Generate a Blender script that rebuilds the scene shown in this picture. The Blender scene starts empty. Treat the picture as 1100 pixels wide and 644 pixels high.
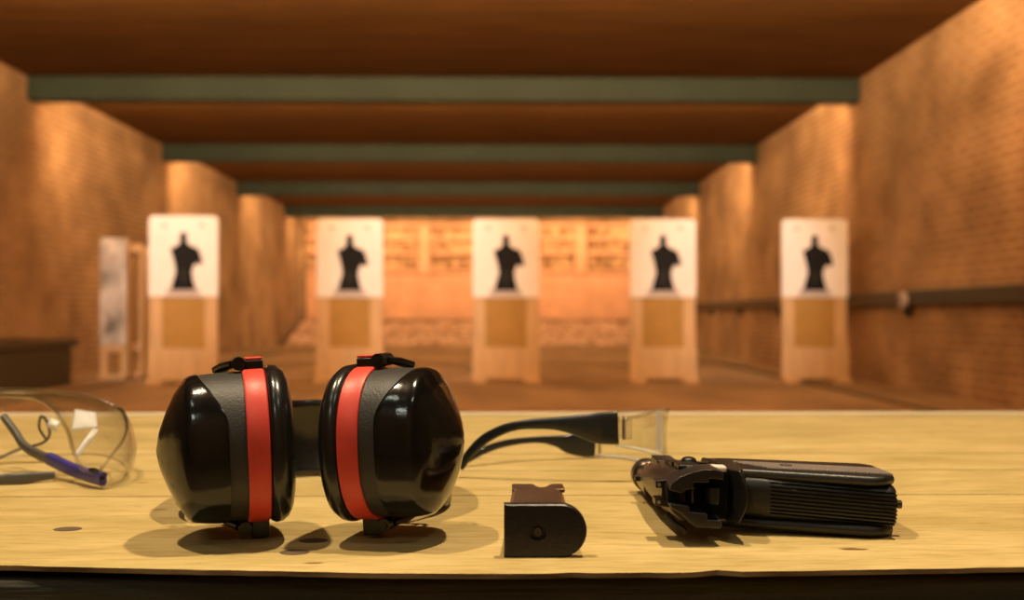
import bpy, bmesh, math, random
from mathutils import Vector, Matrix, noise
random.seed(7)
PI = math.pi
scene = bpy.context.scene
C = scene.collection

# ------------------------------------------------------------------ helpers
def sock(node, names, val):
    for n in names:
        if n in node.inputs:
            node.inputs[n].default_value = val
            return

def mat(name, col, rough=0.5, metal=0.0, spec=0.5, noise_amt=0.0, noise_scale=30, bump=0.0, bump_scale=60,
        coat=0.0, stretch=(1, 1, 1), col2=None, sheen=0.0):
    m = bpy.data.materials.new(name); m.use_nodes = True
    nt = m.node_tree; b = nt.nodes['Principled BSDF']
    b.inputs['Base Color'].default_value = (*col, 1)
    b.inputs['Roughness'].default_value = rough
    b.inputs['Metallic'].default_value = metal
    sock(b, ['Specular IOR Level'], spec)
    sock(b, ['Coat Weight'], coat)
    sock(b, ['Coat Roughness'], 0.08)
    tc = nt.nodes.new('ShaderNodeTexCoord'); mp = nt.nodes.new('ShaderNodeMapping')
    mp.inputs['Scale'].default_value = stretch
    nt.links.new(tc.outputs['Object'], mp.inputs['Vector'])
    if noise_amt or col2:
        n = nt.nodes.new('ShaderNodeTexNoise'); n.inputs['Scale'].default_value = noise_scale
        n.inputs['Detail'].default_value = 6
        nt.links.new(mp.outputs[0], n.inputs['Vector'])
        r = nt.nodes.new('ShaderNodeValToRGB')
        c2 = col2 if col2 else tuple(max(0, c * (1 - noise_amt)) for c in col)
        r.color_ramp.elements[0].position = 0.35; r.color_ramp.elements[0].color = (*c2, 1)
        r.color_ramp.elements[1].position = 0.65; r.color_ramp.elements[1].color = (*col, 1)
        nt.links.new(n.outputs['Fac'], r.inputs[0]); nt.links.new(r.outputs[0], b.inputs['Base Color'])
    if bump:
        n2 = nt.nodes.new('ShaderNodeTexNoise'); n2.inputs['Scale'].default_value = bump_scale
        n2.inputs['Detail'].default_value = 8
        nt.links.new(mp.outputs[0], n2.inputs['Vector'])
        bp = nt.nodes.new('ShaderNodeBump'); bp.inputs['Strength'].default_value = bump
        bp.inputs['Distance'].default_value = 0.002
        nt.links.new(n2.outputs['Fac'], bp.inputs['Height']); nt.links.new(bp.outputs[0], b.inputs['Normal'])
    return m

def obj(name, bm, m, parent=None, smooth=False, bevel=0.0, segs=2, subsurf=0, angle=40):
    me = bpy.data.meshes.new(name)
    bmesh.ops.recalc_face_normals(bm, faces=bm.faces[:])
    if smooth:
        for f in bm.faces: f.smooth = True
        for e in bm.edges:
            if len(e.link_faces) == 2 and e.calc_face_angle(0) > math.radians(angle): e.smooth = False
    bm.to_mesh(me); bm.free()
    o = bpy.data.objects.new(name, me); C.objects.link(o)
    if m: me.materials.append(m)
    if parent: o.parent = parent
    if bevel:
        md = o.modifiers.new('bevel', 'BEVEL'); md.width = bevel; md.segments = segs; md.limit_method = 'ANGLE'
        md.angle_limit = math.radians(35); md.harden_normals = False
        for p in me.polygons: p.use_smooth = True
        e = o.modifiers.new('wn', 'WEIGHTED_NORMAL'); e.keep_sharp = True
    if subsurf:
        s = o.modifiers.new('sub', 'SUBSURF'); s.levels = subsurf; s.render_levels = subsurf
    return o

def empty(name, loc=(0, 0, 0), rot=(0, 0, 0)):
    o = bpy.data.objects.new(name, None); o.empty_display_size = .05; C.objects.link(o)
    o.location = loc; o.rotation_euler = rot
    return o

def tag(o, label=None, cat=None, group=None, kind=None):
    if label: o['label'] = label
    if cat: o['category'] = cat
    if group: o['group'] = group
    if kind: o['kind'] = kind
    return o

def struct(o): o['kind'] = 'structure'; return o

def box(bm, x0, x1, y0, y1, z0, z1):
    vs = [bm.verts.new(p) for p in ((x0,y0,z0),(x1,y0,z0),(x1,y1,z0),(x0,y1,z0),(x0,y0,z1),(x1,y0,z1),(x1,y1,z1),(x0,y1,z1))]
    for f in ((0,3,2,1),(4,5,6,7),(0,1,5,4),(1,2,6,5),(2,3,7,6),(3,0,4,7)): bm.faces.new([vs[i] for i in f])
    return bm
def bx(*a): return box(bmesh.new(), *a)

def loft(bm, rings, cap0=True, cap1=True, closed=True):
    R = [[bm.verts.new(p) for p in r] for r in rings]
    n = len(R[0])
    for a, b in zip(R, R[1:]):
        for i in range(n if closed else n - 1):
            j = (i + 1) % n
            bm.faces.new((a[i], a[j], b[j], b[i]))
    if cap0: bm.faces.new(R[0][::-1])
    if cap1: bm.faces.new(R[-1])
    return R

def tube(bm, pts, r, n=12, rs=None, flat=None):
    """swept tube along pts; flat=(w,h) gives an elliptical/rounded rect section w along side, h along up"""
    pts = [Vector(p) for p in pts]
    rings = []
    for i, p in enumerate(pts):
        t = (pts[min(i+1, len(pts)-1)] - pts[max(i-1, 0)]).normalized()
        up = Vector((0, 0, 1))
        if abs(t.dot(up)) > .95: up = Vector((0, 1, 0))
        s = t.cross(up).normalized(); u = s.cross(t).normalized()
        rr = rs[i] if rs else r
        ring = []
        for k in range(n):
            a = 2 * PI * k / n
            if isinstance(rr, tuple): w, h = rr
            else: w = h = rr
            ca, sa = math.cos(a), math.sin(a)
            if isinstance(rr, tuple):
                ca = math.copysign(abs(ca) ** .6, ca); sa = math.copysign(abs(sa) ** .6, sa)
            ring.append(p + s * ca * w + u * sa * h)
        rings.append(ring)
    loft(bm, rings); return bm

def cyl(bm, p0, p1, r, n=24, r1=None):
    return tube(bm, [p0, p1], r, n, rs=[r, r if r1 is None else r1])

def spline(pts, n=8):
    pts = [Vector(p) for p in pts]; out = []
    P = [pts[0] * 2 - pts[1]] + pts + [pts[-1] * 2 - pts[-2]]
    for i in range(1, len(P) - 2):
        for k in range(n):
            t = k / n; a, b, c, d = P[i-1], P[i], P[i+1], P[i+2]
            out.append(.5 * ((2*b) + (c-a)*t + (2*a-5*b+4*c-d)*t*t + (3*b-a-3*c+d)*t*t*t))
    out.append(pts[-1]); return out

def prism(bm, poly, axis, a0, a1):
    """polygon (2D) extruded along axis 'x','y' or 'z' from a0 to a1"""
    def P(u, v, a):
        return {'x': (a, u, v), 'y': (u, a, v), 'z': (u, v, a)}[axis]
    A = [bm.verts.new(P(u, v, a0)) for u, v in poly]; B = [bm.verts.new(P(u, v, a1)) for u, v in poly]
    n = len(poly)
    for i in range(n):
        j = (i + 1) % n; bm.faces.new((A[i], A[j], B[j], B[i]))
    bm.faces.new(A[::-1]); bm.faces.new(B)
    return bm

def sqc(a, n):
    return math.copysign(abs(a) ** (2.0 / n), a)

# ------------------------------------------------------------------ camera
F = 1100.0; VPX, HY = 535.0, 337.0
CZ = 0.83; TZ = CZ - 0.109
cam = bpy.data.cameras.new('camera'); co = bpy.data.objects.new('camera', cam); C.objects.link(co)
cam.sensor_width = 36; cam.lens = 36 * F / 1100
co.location = (0, 0, CZ)
co.rotation_euler = (PI/2 + math.atan((HY - 322) / F), 0, -math.atan((550 - VPX) / F))
cam.clip_start = 0.02; cam.clip_end = 200
cam.dof.use_dof = True; cam.dof.focus_distance = 0.495; cam.dof.aperture_fstop = 8.2
scene.camera = co
scene.cycles.transparent_max_bounces = 32
scene.view_settings.view_transform = 'Standard'; scene.view_settings.look = 'None'
scene.view_settings.exposure = 0.0; scene.view_settings.gamma = 1; scene.view_settings.use_curve_mapping = False

def X(px, D): return (px - VPX) / F * D
def Zt(py, D): return CZ - (py - HY) / F * D          # height of image row py at distance D

# ------------------------------------------------------------------ materials
def brick_mat(name, c1, c2, mortar, axes, scale=1.0):
    m = bpy.data.materials.new(name); m.use_nodes = True
    nt = m.node_tree; b = nt.nodes['Principled BSDF']
    tc = nt.nodes.new('ShaderNodeTexCoord'); sp = nt.nodes.new('ShaderNodeSeparateXYZ'); cb = nt.nodes.new('ShaderNodeCombineXYZ')
    nt.links.new(tc.outputs['Object'], sp.inputs[0])
    nt.links.new(sp.outputs[axes[0]], cb.inputs[0]); nt.links.new(sp.outputs[axes[1]], cb.inputs[1])
    br = nt.nodes.new('ShaderNodeTexBrick')
    br.inputs['Color1'].default_value = (*c1, 1); br.inputs['Color2'].default_value = (*c2, 1); br.inputs['Mortar'].default_value = (*mortar, 1)
    br.inputs['Scale'].default_value = scale; br.inputs['Brick Width'].default_value = .26; br.inputs['Row Height'].default_value = .085
    br.inputs['Mortar Size'].default_value = .012
    nt.links.new(cb.outputs[0], br.inputs['Vector'])
    n = nt.nodes.new('ShaderNodeTexNoise'); n.inputs['Scale'].default_value = 1.1; n.inputs['Detail'].default_value = 7
    nt.links.new(tc.outputs['Object'], n.inputs['Vector'])
    r = nt.nodes.new('ShaderNodeValToRGB'); r.color_ramp.elements[0].position = .38; r.color_ramp.elements[0].color = (.60, .57, .54, 1)
    r.color_ramp.elements[1].position = .62; r.color_ramp.elements[1].color = (1, 1, 1, 1)
    nt.links.new(n.outputs['Fac'], r.inputs[0])
    mx = nt.nodes.new('ShaderNodeMixRGB'); mx.blend_type = 'MULTIPLY'; mx.inputs[0].default_value = 1
    nt.links.new(br.outputs['Color'], mx.inputs[1]); nt.links.new(r.outputs[0], mx.inputs[2])
    nt.links.new(mx.outputs[0], b.inputs['Base Color']); b.inputs['Roughness'].default_value = .85
    bp = nt.nodes.new('ShaderNodeBump'); bp.inputs['Strength'].default_value = .6; bp.inputs['Distance'].default_value = .01; bp.invert = True
    nt.links.new(br.outputs['Fac'], bp.inputs['Height']); nt.links.new(bp.outputs[0], b.inputs['Normal'])
    return m

M = {}
M['brick'] = brick_mat('brick', (.40, .25, .115), (.32, .19, .08), (.48, .36, .22), (1, 2))
M['brick_end'] = brick_mat('brick_end', (.40, .25, .115), (.32, .19, .08), (.48, .36, .22), (0, 2))
M['ceiling'] = mat('ceiling_board', (.155, .080, .024), .8, spec=.08, noise_amt=.35, noise_scale=3, stretch=(.3, 3, 1))
M['beam'] = mat('painted_steel', (.037, .056, .046), .7, spec=.15, noise_amt=.15, noise_scale=2)
M['floor'] = mat('floor_concrete', (.36, .25, .125), .75, noise_amt=.4, noise_scale=1.5, bump=.3, bump_scale=8, stretch=(1, .35, 1))
M['board'] = mat('target_card', (.86, .83, .78), .7, noise_amt=.05, noise_scale=6)
M['ink'] = mat('black_ink', (.006, .006, .006), .7, spec=.2)
M['grey_print'] = mat('grey_print', (.42, .38, .36), .7)
M['pine'] = mat('pine', (.62, .42, .21), .6, noise_amt=.2, noise_scale=5, stretch=(6, 6, .5))
M['card'] = mat('cardboard', (.40, .225, .045), .7, noise_amt=.12, noise_scale=5)
M['backboard'] = mat('backstop_board', (.60, .34, .20), .8, noise_amt=.2, noise_scale=2)
M['rubber_bits'] = mat('speckled_infill', (.52, .34, .18), .9, noise_scale=6, col2=(.13, .06, .02), bump=1, bump_scale=5)
M['gravel'] = mat('gravel', (.75, .55, .38), .9, noise_scale=8, col2=(.26, .13, .06), bump=1, bump_scale=6)
M['rail'] = mat('dark_rail', (.035, .033, .018), .5)
M['gloss'] = mat('gloss_black', (.004, .004, .004), .15, spec=.5, bump=.04, bump_scale=400)
M['matte'] = mat('matte_black', (.026, .024, .022), .5, bump=.15, bump_scale=900)
M['cushion'] = mat('cushion_vinyl', (.008, .008, .008), .24, spec=.6)
M['red'] = mat('red_plastic', (.62, .055, .035), .42, bump=.05, bump_scale=800)
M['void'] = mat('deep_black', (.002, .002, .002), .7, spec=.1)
M['hard'] = mat('black_plastic', (.007, .0065, .0065), .30)
M['wire'] = mat('dark_wire', (.06, .05, .045), .3, metal=1)
M['temple'] = mat('temple_black', (.010, .013, .016), .30)
M['blue'] = mat('blue_plastic', (.045, .035, .22), .4)
M['greyplastic'] = mat('grey_plastic', (.075, .07, .065), .4)
M['gun'] = mat('gun_black', (.011, .010, .0095), .33, metal=.2, spec=.42, bump=.1, bump_scale=1200)
M['gunpoly'] = mat('gun_grip', (.010, .009, .008), .36, spec=.4, bump=.12, bump_scale=1500)
M['slide'] = mat('slide_steel', (.075, .056, .046), .32, metal=.7)
M['ear'] = mat('blued_steel', (.030, .027, .027), .30, metal=.5)
M['barrel'] = mat('barrel_steel', (.13, .085, .055), .24, metal=.85)
M['steel'] = mat('worn_steel', (.45, .42, .40), .3, metal=1)
M['light_pad'] = mat('light_pad', (.62, .56, .50), .4)
M['magplate'] = mat('mag_baseplate', (.022, .020, .024), .34, metal=.4, noise_amt=.3, noise_scale=300, bump=.1, bump_scale=900)
M['magbody'] = mat('mag_steel', (.22, .125, .085), .30, metal=.75, noise_amt=.25, noise_scale=60)
M['knot'] = mat('knot', (.10, .065, .04), .6)
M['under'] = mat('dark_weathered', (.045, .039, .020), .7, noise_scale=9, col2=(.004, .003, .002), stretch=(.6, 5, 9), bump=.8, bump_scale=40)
M['ply_edge'] = mat('ply_edge', (.30, .20, .09), .8, noise_scale=60, col2=(.10, .05, .02), stretch=(.5, 1, 4))

def thin_clear(name, tint, rough=.04, density=.06):
    m = bpy.data.materials.new(name); m.use_nodes = True
    nt = m.node_tree; nt.nodes.clear()
    out = nt.nodes.new('ShaderNodeOutputMaterial'); tr = nt.nodes.new('ShaderNodeBsdfTransparent'); gl = nt.nodes.new('ShaderNodeBsdfGlossy')
    tr.inputs[0].default_value = (*tint, 1); gl.inputs['Roughness'].default_value = rough
    lw = nt.nodes.new('ShaderNodeLayerWeight'); lw.inputs[0].default_value = .5
    fr = nt.nodes.new('ShaderNodeMath'); fr.operation = 'POWER'; fr.inputs[1].default_value = 4.0
    nt.links.new(lw.outputs['Facing'], fr.inputs[0])
    mth = nt.nodes.new('ShaderNodeMath'); mth.operation = 'ADD'; mth.inputs[1].default_value = density
    mth.use_clamp = True
    nt.links.new(fr.outputs[0], mth.inputs[0])
    mx = nt.nodes.new('ShaderNodeMixShader'); nt.links.new(mth.outputs[0], mx.inputs[0])
    nt.links.new(tr.outputs[0], mx.inputs[1]); nt.links.new(gl.outputs[0], mx.inputs[2]); nt.links.new(mx.outputs[0], out.inputs[0])
    return m
M['lens'] = thin_clear('clear_lens', (.985, .985, .985), density=.022)
M['lens_rim'] = thin_clear('clear_rim', (.94, .94, .94), rough=.1, density=.10)

def frosted_glint():
    m = bpy.data.materials.new('frosted_rim_glint'); m.use_nodes = True; nt = m.node_tree; b = nt.nodes['Principled BSDF']
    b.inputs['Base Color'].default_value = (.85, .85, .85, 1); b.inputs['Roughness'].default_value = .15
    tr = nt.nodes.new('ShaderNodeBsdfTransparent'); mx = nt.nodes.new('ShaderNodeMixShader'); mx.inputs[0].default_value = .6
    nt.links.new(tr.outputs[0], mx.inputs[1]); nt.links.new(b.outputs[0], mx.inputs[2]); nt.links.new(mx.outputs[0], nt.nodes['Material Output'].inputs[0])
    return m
M['frost_glint'] = frosted_glint()  # whitish rim plastic, also used for the painted lens highlights

def wood_mat():
    m = bpy.data.materials.new('bench_plywood'); m.use_nodes = True
    nt = m.node_tree; b = nt.nodes['Principled BSDF']; L = nt.links.new
    tc = nt.nodes.new('ShaderNodeTexCoord')
    def nz(scale, st, detail=6, dist=0):
        mp = nt.nodes.new('ShaderNodeMapping'); mp.inputs['Scale'].default_value = st
        n = nt.nodes.new('ShaderNodeTexNoise'); n.inputs['Scale'].default_value = scale; n.inputs['Detail'].default_value = detail
        n.inputs['Distortion'].default_value = dist
        L(tc.outputs['Object'], mp.inputs[0]); L(mp.outputs[0], n.inputs['Vector']); return n
    n1 = nz(9, (.7, 2.2, 1), 8, .8)
    r1 = nt.nodes.new('ShaderNodeValToRGB'); e = r1.color_ramp.elements
    e[0].position = .3; e[0].color = (.43, .31, .115, 1); e[1].position = .68; e[1].color = (.60, .45, .20, 1)
    L(n1.outputs['Fac'], r1.inputs[0])
    n2 = nz(220, (.25, 1.6, 1), 5)
    r2 = nt.nodes.new('ShaderNodeValToRGB'); e = r2.color_ramp.elements
    e[0].position = .36; e[0].color = (.80, .78, .70, 1); e[1].position = .55; e[1].color = (1, 1, 1, 1)
    L(n2.outputs['Fac'], r2.inputs[0])
    mx = nt.nodes.new('ShaderNodeMixRGB'); mx.blend_type = 'MULTIPLY'; mx.inputs[0].default_value = .95
    L(r1.outputs[0], mx.inputs[1]); L(r2.outputs[0], mx.inputs[2])
    # greenish worn stains
    n3 = nz(7, (.6, 1.6, 1), 6, 1.5)
    r3 = nt.nodes.new('ShaderNodeValToRGB'); e = r3.color_ramp.elements
    e[0].position = .50; e[0].color = (0, 0, 0, 1); e[1].position = .70; e[1].color = (1, 1, 1, 1)
    L(n3.outputs['Fac'], r3.inputs[0])
    mx2 = nt.nodes.new('ShaderNodeMixRGB'); mx2.inputs[2].default_value = (.33, .27, .085, 1)
    mm = nt.nodes.new('ShaderNodeMath'); mm.operation = 'MULTIPLY'; mm.inputs[1].default_value = .45
    L(r3.outputs[0], mm.inputs[0]); L(mm.outputs[0], mx2.inputs[0]); L(mx.outputs[0], mx2.inputs[1])
    # tiny dark pits
    n4 = nz(55, (.5, 1.3, 1), 2)
    r4 = nt.nodes.new('ShaderNodeValToRGB'); e = r4.color_ramp.elements
    e[0].position = .72; e[0].color = (0, 0, 0, 1); e[1].position = .76; e[1].color = (1, 1, 1, 1)
    L(n4.outputs['Fac'], r4.inputs[0])
    mx3 = nt.nodes.new('ShaderNodeMixRGB'); mx3.inputs[2].default_value = (.16, .08, .02, 1)
    L(r4.outputs[0], mx3.inputs[0]); L(mx2.outputs[0], mx3.inputs[1])
    L(mx3.outputs[0], b.inputs['Base Color'])
    b.inputs['Roughness'].default_value = .42; sock(b, ['Specular IOR Level'], .45)
    bp = nt.nodes.new('ShaderNodeBump'); bp.inputs['Strength'].default_value = .22; bp.inputs['Distance'].default_value = .001
    L(n2.outputs['Fac'], bp.inputs['Height']); L(bp.outputs[0], b.inputs['Normal'])
    return m
M['wood'] = wood_mat()

# ------------------------------------------------------------------ room
H = CZ + 2.95; XR = 4.54; XL = -5.84; YB = 30.0; YF = -3.0
struct(obj('floor', bx(XL-.2, XR+.2, YF-.2, YB+.2, -.2, 0), M['floor']))
struct(obj('ceiling', bx(XL-.2, XR+.2, YF-.2, YB+.2, H, H+.2), M['ceiling']))
struct(obj('wall_right', bx(XR, XR+.2, YF, YB, 0, H), M['brick']))
struct(obj('wall_left', bx(XL-.2, XL, YF, YB, 0, H), M['brick']))
struct(obj('wall_back', bx(XL-.2, XR+.2, YB, YB+.2, 0, H), M['brick_end']))
struct(obj('wall_front', bx(XL-.2, XR+.2, YF-.2, YF, 0, H), M['brick_end']))
BD = [12.73 + 5.09 * k for k in (-2, -1, 0, 1, 2, 3)]
for k, y in enumerate(BD):
    bm = bmesh.new()                       # I-section beam: web, flanges
    y1 = y + .22
    box(bm, XL, XR, y, y1, H-.295, H)
    struct(obj('trim_%d' % (k+1), bm, M['beam'], bevel=.012))

for nm, x in (('trim_7', 3.72), ('trim_8', -4.6)):
    struct(obj(nm, bx(x-.05, x+.05, 3, YB-3.4, .001, .012), M['rail']))
# rail along the right wall
def rail():
    t = empty('wall_rail', (XR, 0, 1.0))
    bm = bmesh.new(); box(bm, -.10, 0, 2.0, YB-5, -.075, .085); obj('channel', bm, M['rail'], t, bevel=.01)
    for y in (6, 8.6, 11.2, 13.8, 16.4, 19, 21.6):
        bm = bx(-.07, 0, y-.03, y+.03, -.20, -.075); obj('bracket', bm, M['rail'], t, bevel=.004)
    tag(t, 'long dark steel rail running along the right brick wall', 'rail')
rail()
def wall_box():
    t = empty('junction_box', (XR-.10, 11.1, .98))
    bm = bmesh.new(); cyl(bm, (-.002, 0, 0), (-.06, 0, 0), .09, 28); obj('lid', bm, M['grey_print'], t, smooth=True, bevel=.008)
    bm = bmesh.new(); cyl(bm, (-.061, 0, 0), (-.075, 0, 0), .03, 16); obj('knob', bm, M['rail'], t, smooth=True)
    tag(t, 'small round pale box fixed on the dark rail at right wall', 'box')
wall_box()
# low dark step along the left wall
t = empty('low_bench', (XL+.03, 8.6, 0))
obj('seat_board', bx(0, .85, -4.5, 3.6, .46, .54), M['rail'], t, bevel=.01)
obj('front_panel', bx(.74, .80, -4.4, 3.5, 0, .46), M['rail'], t, bevel=.005)
for y in (-3.6, -1.2, 1.2, 3.2): obj('leg', bx(.05, .13, y-.04, y+.04, 0, .46), M['rail'], t)
tag(t, 'long low dark bench box standing against the left brick wall', 'bench')

# ------------------------------------------------------------------ backstop
t = empty('backstop_frame', (0, YB-.35, 0))
x0, x1 = XL+.3, XR-.05
obj('infill_panel', bx(x0, x1, .12, .18, 0, 3.45), M['rubber_bits'], t)
obj('lower_board', bx(x0, x1, .0, .1, .66, 1.98), M['backboard'], t, bevel=.01)
for px in (388, 455, 625, 692):
    x = X(px, YB-.7); w = .17
    obj('post', bx(x-w, x+w, -.10, .1, 1.98, 3.45), M['backboard'], t, bevel=.02)
for z in (2.06, 2.58, 3.02, 3.4):
    obj('rail', bx(x0, x1, -.03, .1, z-.05, z+.05), M['backboard'], t, bevel=.015)
tag(t, 'timber framed backstop with speckled infill at the far end', 'backstop')
bm = bmesh.new()
nx, ny = 150, 14
G = []
for j in range(ny+1):
    row = []
    for i in range(nx+1):
        x = x0 + (x1-x0)*i/nx; v = j/ny; y = YB-3.2 + 2.6*v
        z = .02 + .58*v**.8 + (.11*noise.noise(Vector((x*2.6, y*2.6, 1))) + .05*noise.noise(Vector((x*9, y*9, 4))))*min(1, v*4)
        row.append(bm.verts.new((x, y, max(z, .005))))
    G.append(row)
for j in range(ny):
    for i in range(nx): bm.faces.new((G[j][i], G[j][i+1], G[j+1][i+1], G[j+1][i]))
o = obj('gravel_berm', bm, M['gravel'], smooth=True)
tag(o, 'bank of pale broken gravel sloping up to the far backstop', 'gravel', kind='stuff')

# ------------------------------------------------------------------ target stands
DT = 12.4; S = DT / F
SIL = [(384,124),(391,127),(395,135),(395,146),(393,153),(399,160),(408,167),(424,172),(432,181),(436,196),(442,214),(440,221),(428,224),(420,219),(414,232),
       (410,246),(413,268),(419,286),(420,300),(348,300),(349,288),(355,268),(361,248),(360,232),(356,214),(352,198),(346,180),(347,173),(358,170),(370,161),(375,153),(373,146),(373,135),(377,127)]
def target_stand():
    """origin at floor centre; faces -Y.  measured off a 72 x 180 px target (88 px card)"""
    t = empty('target_stand')
    w = 35.5*S; top = CZ + 102*S; cb = CZ + 18*S          # card bottom
    # card with rounded upper corners
    r = 5*S; poly = [(-w, cb), (w, cb)]
    for a in range(0, 91, 15): poly.append((w - r + r*math.cos(math.radians(a)), top - r + r*math.sin(math.radians(a))))
    for a in range(90, 181, 15): poly.append((-w + r + r*math.cos(math.radians(a)), top - r + r*math.sin(math.radians(a))))
    card = obj('target_card', prism(bmesh.new(), poly, 'y', -.012, 0), M['board'], t)
    k = S/3.22*1.10
    sil = [((x - 384)*k, top - (y - 75)*k) for x, y in SIL]
    s = obj('silhouette', prism(bmesh.new(), sil, 'y', -.0155, -.0125), M['ink'], card)
    obj('centre_mark', bx(-.8*S, .6*S, -.0185, -.0157, top - 69*S, top - 56*S), M['rail'], s)
    obj('printed_strip', bx(-17*S, 17*S, -.0150, -.0125, cb + 1.5*S, cb + 8*S), M['grey_print'], card)
    for sx in (-1, 1):
        bm = bmesh.new(); cyl(bm, (sx*19*S, -.0127, top-10*S), (sx*19*S, -.0155, top-10*S), 2.2*S, 16); obj('corner_mark', bm, M['grey_print'], card)
    for sx in (-1, 1):
        a, b = sorted((sx*35*S, sx*22*S))
        obj('post', bx(a, b, .002, .05, .0, top - 6*S), M['pine'], t, bevel=.006)
        a, b = sorted((sx*36*S, sx*20*S))
        obj('foot', bx(a, b, -.16, .22, 0, .05), M['pine'], t, bevel=.006)
    obj('lower_board', bx(-36*S, 36*S, -.02, .0, .045, CZ - 36*S), M['pine'], t, bevel=.005)
    obj('cardboard_panel', bx(-22*S, 22*S, .010, .022, CZ - 38*S, cb + 6*S), M['card'], t)
    return t
def copy_tree(o, parent=None):
    c = o.copy(); C.objects.link(c)
    if parent: c.parent = parent
    for ch in [x for x in list(bpy.data.objects) if x.parent == o]: copy_tree(ch, c)
    return c
proto = target_stand()
specs = [(198.5, -.12, 'white silhouette target stand farthest left, beside the narrow stored frames', .998, 2),
         (376, 0, 'white silhouette target stand directly beyond the right ear cup', 1, 0),
         (543.5, 0, 'white silhouette target stand in the middle of the row of five', 1, 0),
         (712.5, 0, 'white silhouette target stand beyond the pistol, between middle and rightmost', 1, 0),
         (876.5, -.03, 'white silhouette target stand nearest the right brick wall', .995, 0)]
for i, (px, dy, lab, sc, rz) in enumerate(specs):
    o = proto if i == 0 else copy_tree(proto)
    D = DT + dy
    if px == 198.5: D = DT - .35
    o.location = (X(px, D), D, 0); o.rotation_euler = (0, 0, math.radians(rz))
    tag(o, lab, 'target', 'silhouette targets across the range')
# stored frames: narrow slatted frames turned nearly edge on, first one has worn paper
M['worn_paper'] = mat('worn_target_paper', (.80, .74, .66), .7, noise_scale=3.5, col2=(.12, .10, .08), stretch=(1, 1, .6))
def stored(px0, px1, D, topy, paper, lab):
    x0, x1 = X(px0, D), X(px1, D); w = x1 - x0; top = Zt(topy, D)
    t = empty('spare_target_frame', ((x0+x1)/2, D, 0))
    hw = w/2
    pw = min(.09, w*.32)
    obj('post', bx(-hw, -hw+pw, 0, .05, 0, top), M['pine'], t, bevel=.006)
    obj('post', bx(hw-pw, hw, 0, .05, 0, top), M['pine'], t, bevel=.006)
    obj('crossbar', bx(-hw, hw, -.02, 0, top-.12, top-.02), M['pine'], t, bevel=.004)
    obj('crossbar', bx(-hw, hw, -.02, 0, .35, .45), M['pine'], t, bevel=.004)
    obj('foot', bx(-hw, hw, -.035, .07, -.0, .06), M['pine'], t, bevel=.006)
    if paper:
        obj('worn_paper', bx(-hw+.01, hw-.01, -.03, -.021, top-1.35, top), M['worn_paper'], t)
    tag(t, lab, 'frame', 'stored target frames by the left wall')
stored(110, 139, 13.1, 256, True, 'narrow wooden frame holding worn mottled white paper near left wall')
stored(142, 155, 13.5, 262, False, 'bare narrow pine frame directly right of the worn paper frame')
stored(158, 170, 13.9, 266, False, 'bare pine frame tucked just behind the leftmost target stand')

# ------------------------------------------------------------------ shooting bench
t = empty('shooting_bench', (0, .75, 0))
BX = 1.35
bm = bmesh.new()
n = 260; top, bot = [], []
import bisect
FE = [(-600, 596), (0, 604), (200, 609), (400, 613.5), (550, 615), (800, 613.5), (1100, 609.5), (1700, 604)]
def fe(px):
    for (a, ya), (b, yb) in zip(FE, FE[1:]):
        if a <= px <= b: return ya + (yb-ya)*(px-a)/(b-a)
    return FE[0][1] if px < FE[0][0] else FE[-1][1]
poly = []
for i in range(n+1):
    x = -BX + 2*BX*i/n
    px = VPX + x/.445*F
    D = F*.109/(fe(px) - HY)
    D += .0012*noise.noise(Vector((x*60, 0, 3))) + .0006*noise.noise(Vector((x*240, 0, 9)))
    for cx, cw in ((605, 9), (785, 6), (765, 3)):
        if abs(px-cx) < cw: D += .0035*(1-(abs(px-cx)/cw)**2)
    poly.append((x, D - .75))
YBK = F*.109/(442.5 - HY) - .75
poly2 = poly + [(BX, YBK-.035), (-BX, YBK-.035)]
o = obj('benchtop', prism(bm, poly2, 'z', TZ-.0022, TZ), M['wood'], t)
o.data.materials.append(M['ply_edge'])
for p in o.data.polygons:
    if abs(p.normal.z) < .5: p.material_index = 1
M['pale_strip'] = mat('pale_wood_strip', (.62, .50, .34), .6, noise_amt=.2, noise_scale=20, stretch=(.2, 2, 1))
obj('edge_strip', bx(-BX, BX, YBK-.034, YBK, TZ-.0058, TZ+.0006), M['pale_strip'], t)
fy = -.75 + .443
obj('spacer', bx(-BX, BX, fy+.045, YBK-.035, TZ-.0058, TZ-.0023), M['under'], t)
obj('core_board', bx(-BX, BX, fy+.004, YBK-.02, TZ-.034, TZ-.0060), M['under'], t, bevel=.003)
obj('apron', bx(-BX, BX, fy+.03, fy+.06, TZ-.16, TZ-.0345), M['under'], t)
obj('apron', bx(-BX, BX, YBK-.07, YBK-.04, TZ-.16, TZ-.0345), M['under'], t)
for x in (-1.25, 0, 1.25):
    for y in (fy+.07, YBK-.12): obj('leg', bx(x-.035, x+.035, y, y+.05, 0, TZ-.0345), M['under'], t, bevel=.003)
def disc(px, py, rx, ry, nm='knot'):
    D = F*.109/(py-HY); x = X(px, D)
    bm = bmesh.new(); m_ = 28
    ring = [(x + rx*math.cos(2*PI*i/m_)*(1+.08*math.sin(3*i)), D-.75 + ry*math.sin(2*PI*i/m_)) for i in range(m_)]
    prism(bm, ring, 'z', TZ, TZ+.00025); obj(nm, bm, M['knot'], t)
disc(77, 566, .0068, .0052); disc(318, 591.5, .0066, .0050); disc(338, 579, .0068, .005)
for py in (505, 531.5, 487):
    D = F*.109/(py-HY)
    obj('board_seam', bx(-BX, BX, D-.75-.0005, D-.75+.0005, TZ, TZ+.00015), M['knot'], t)
tag(t, 'worn plywood shooting bench across the foreground with chipped front edge', 'bench')

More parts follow.
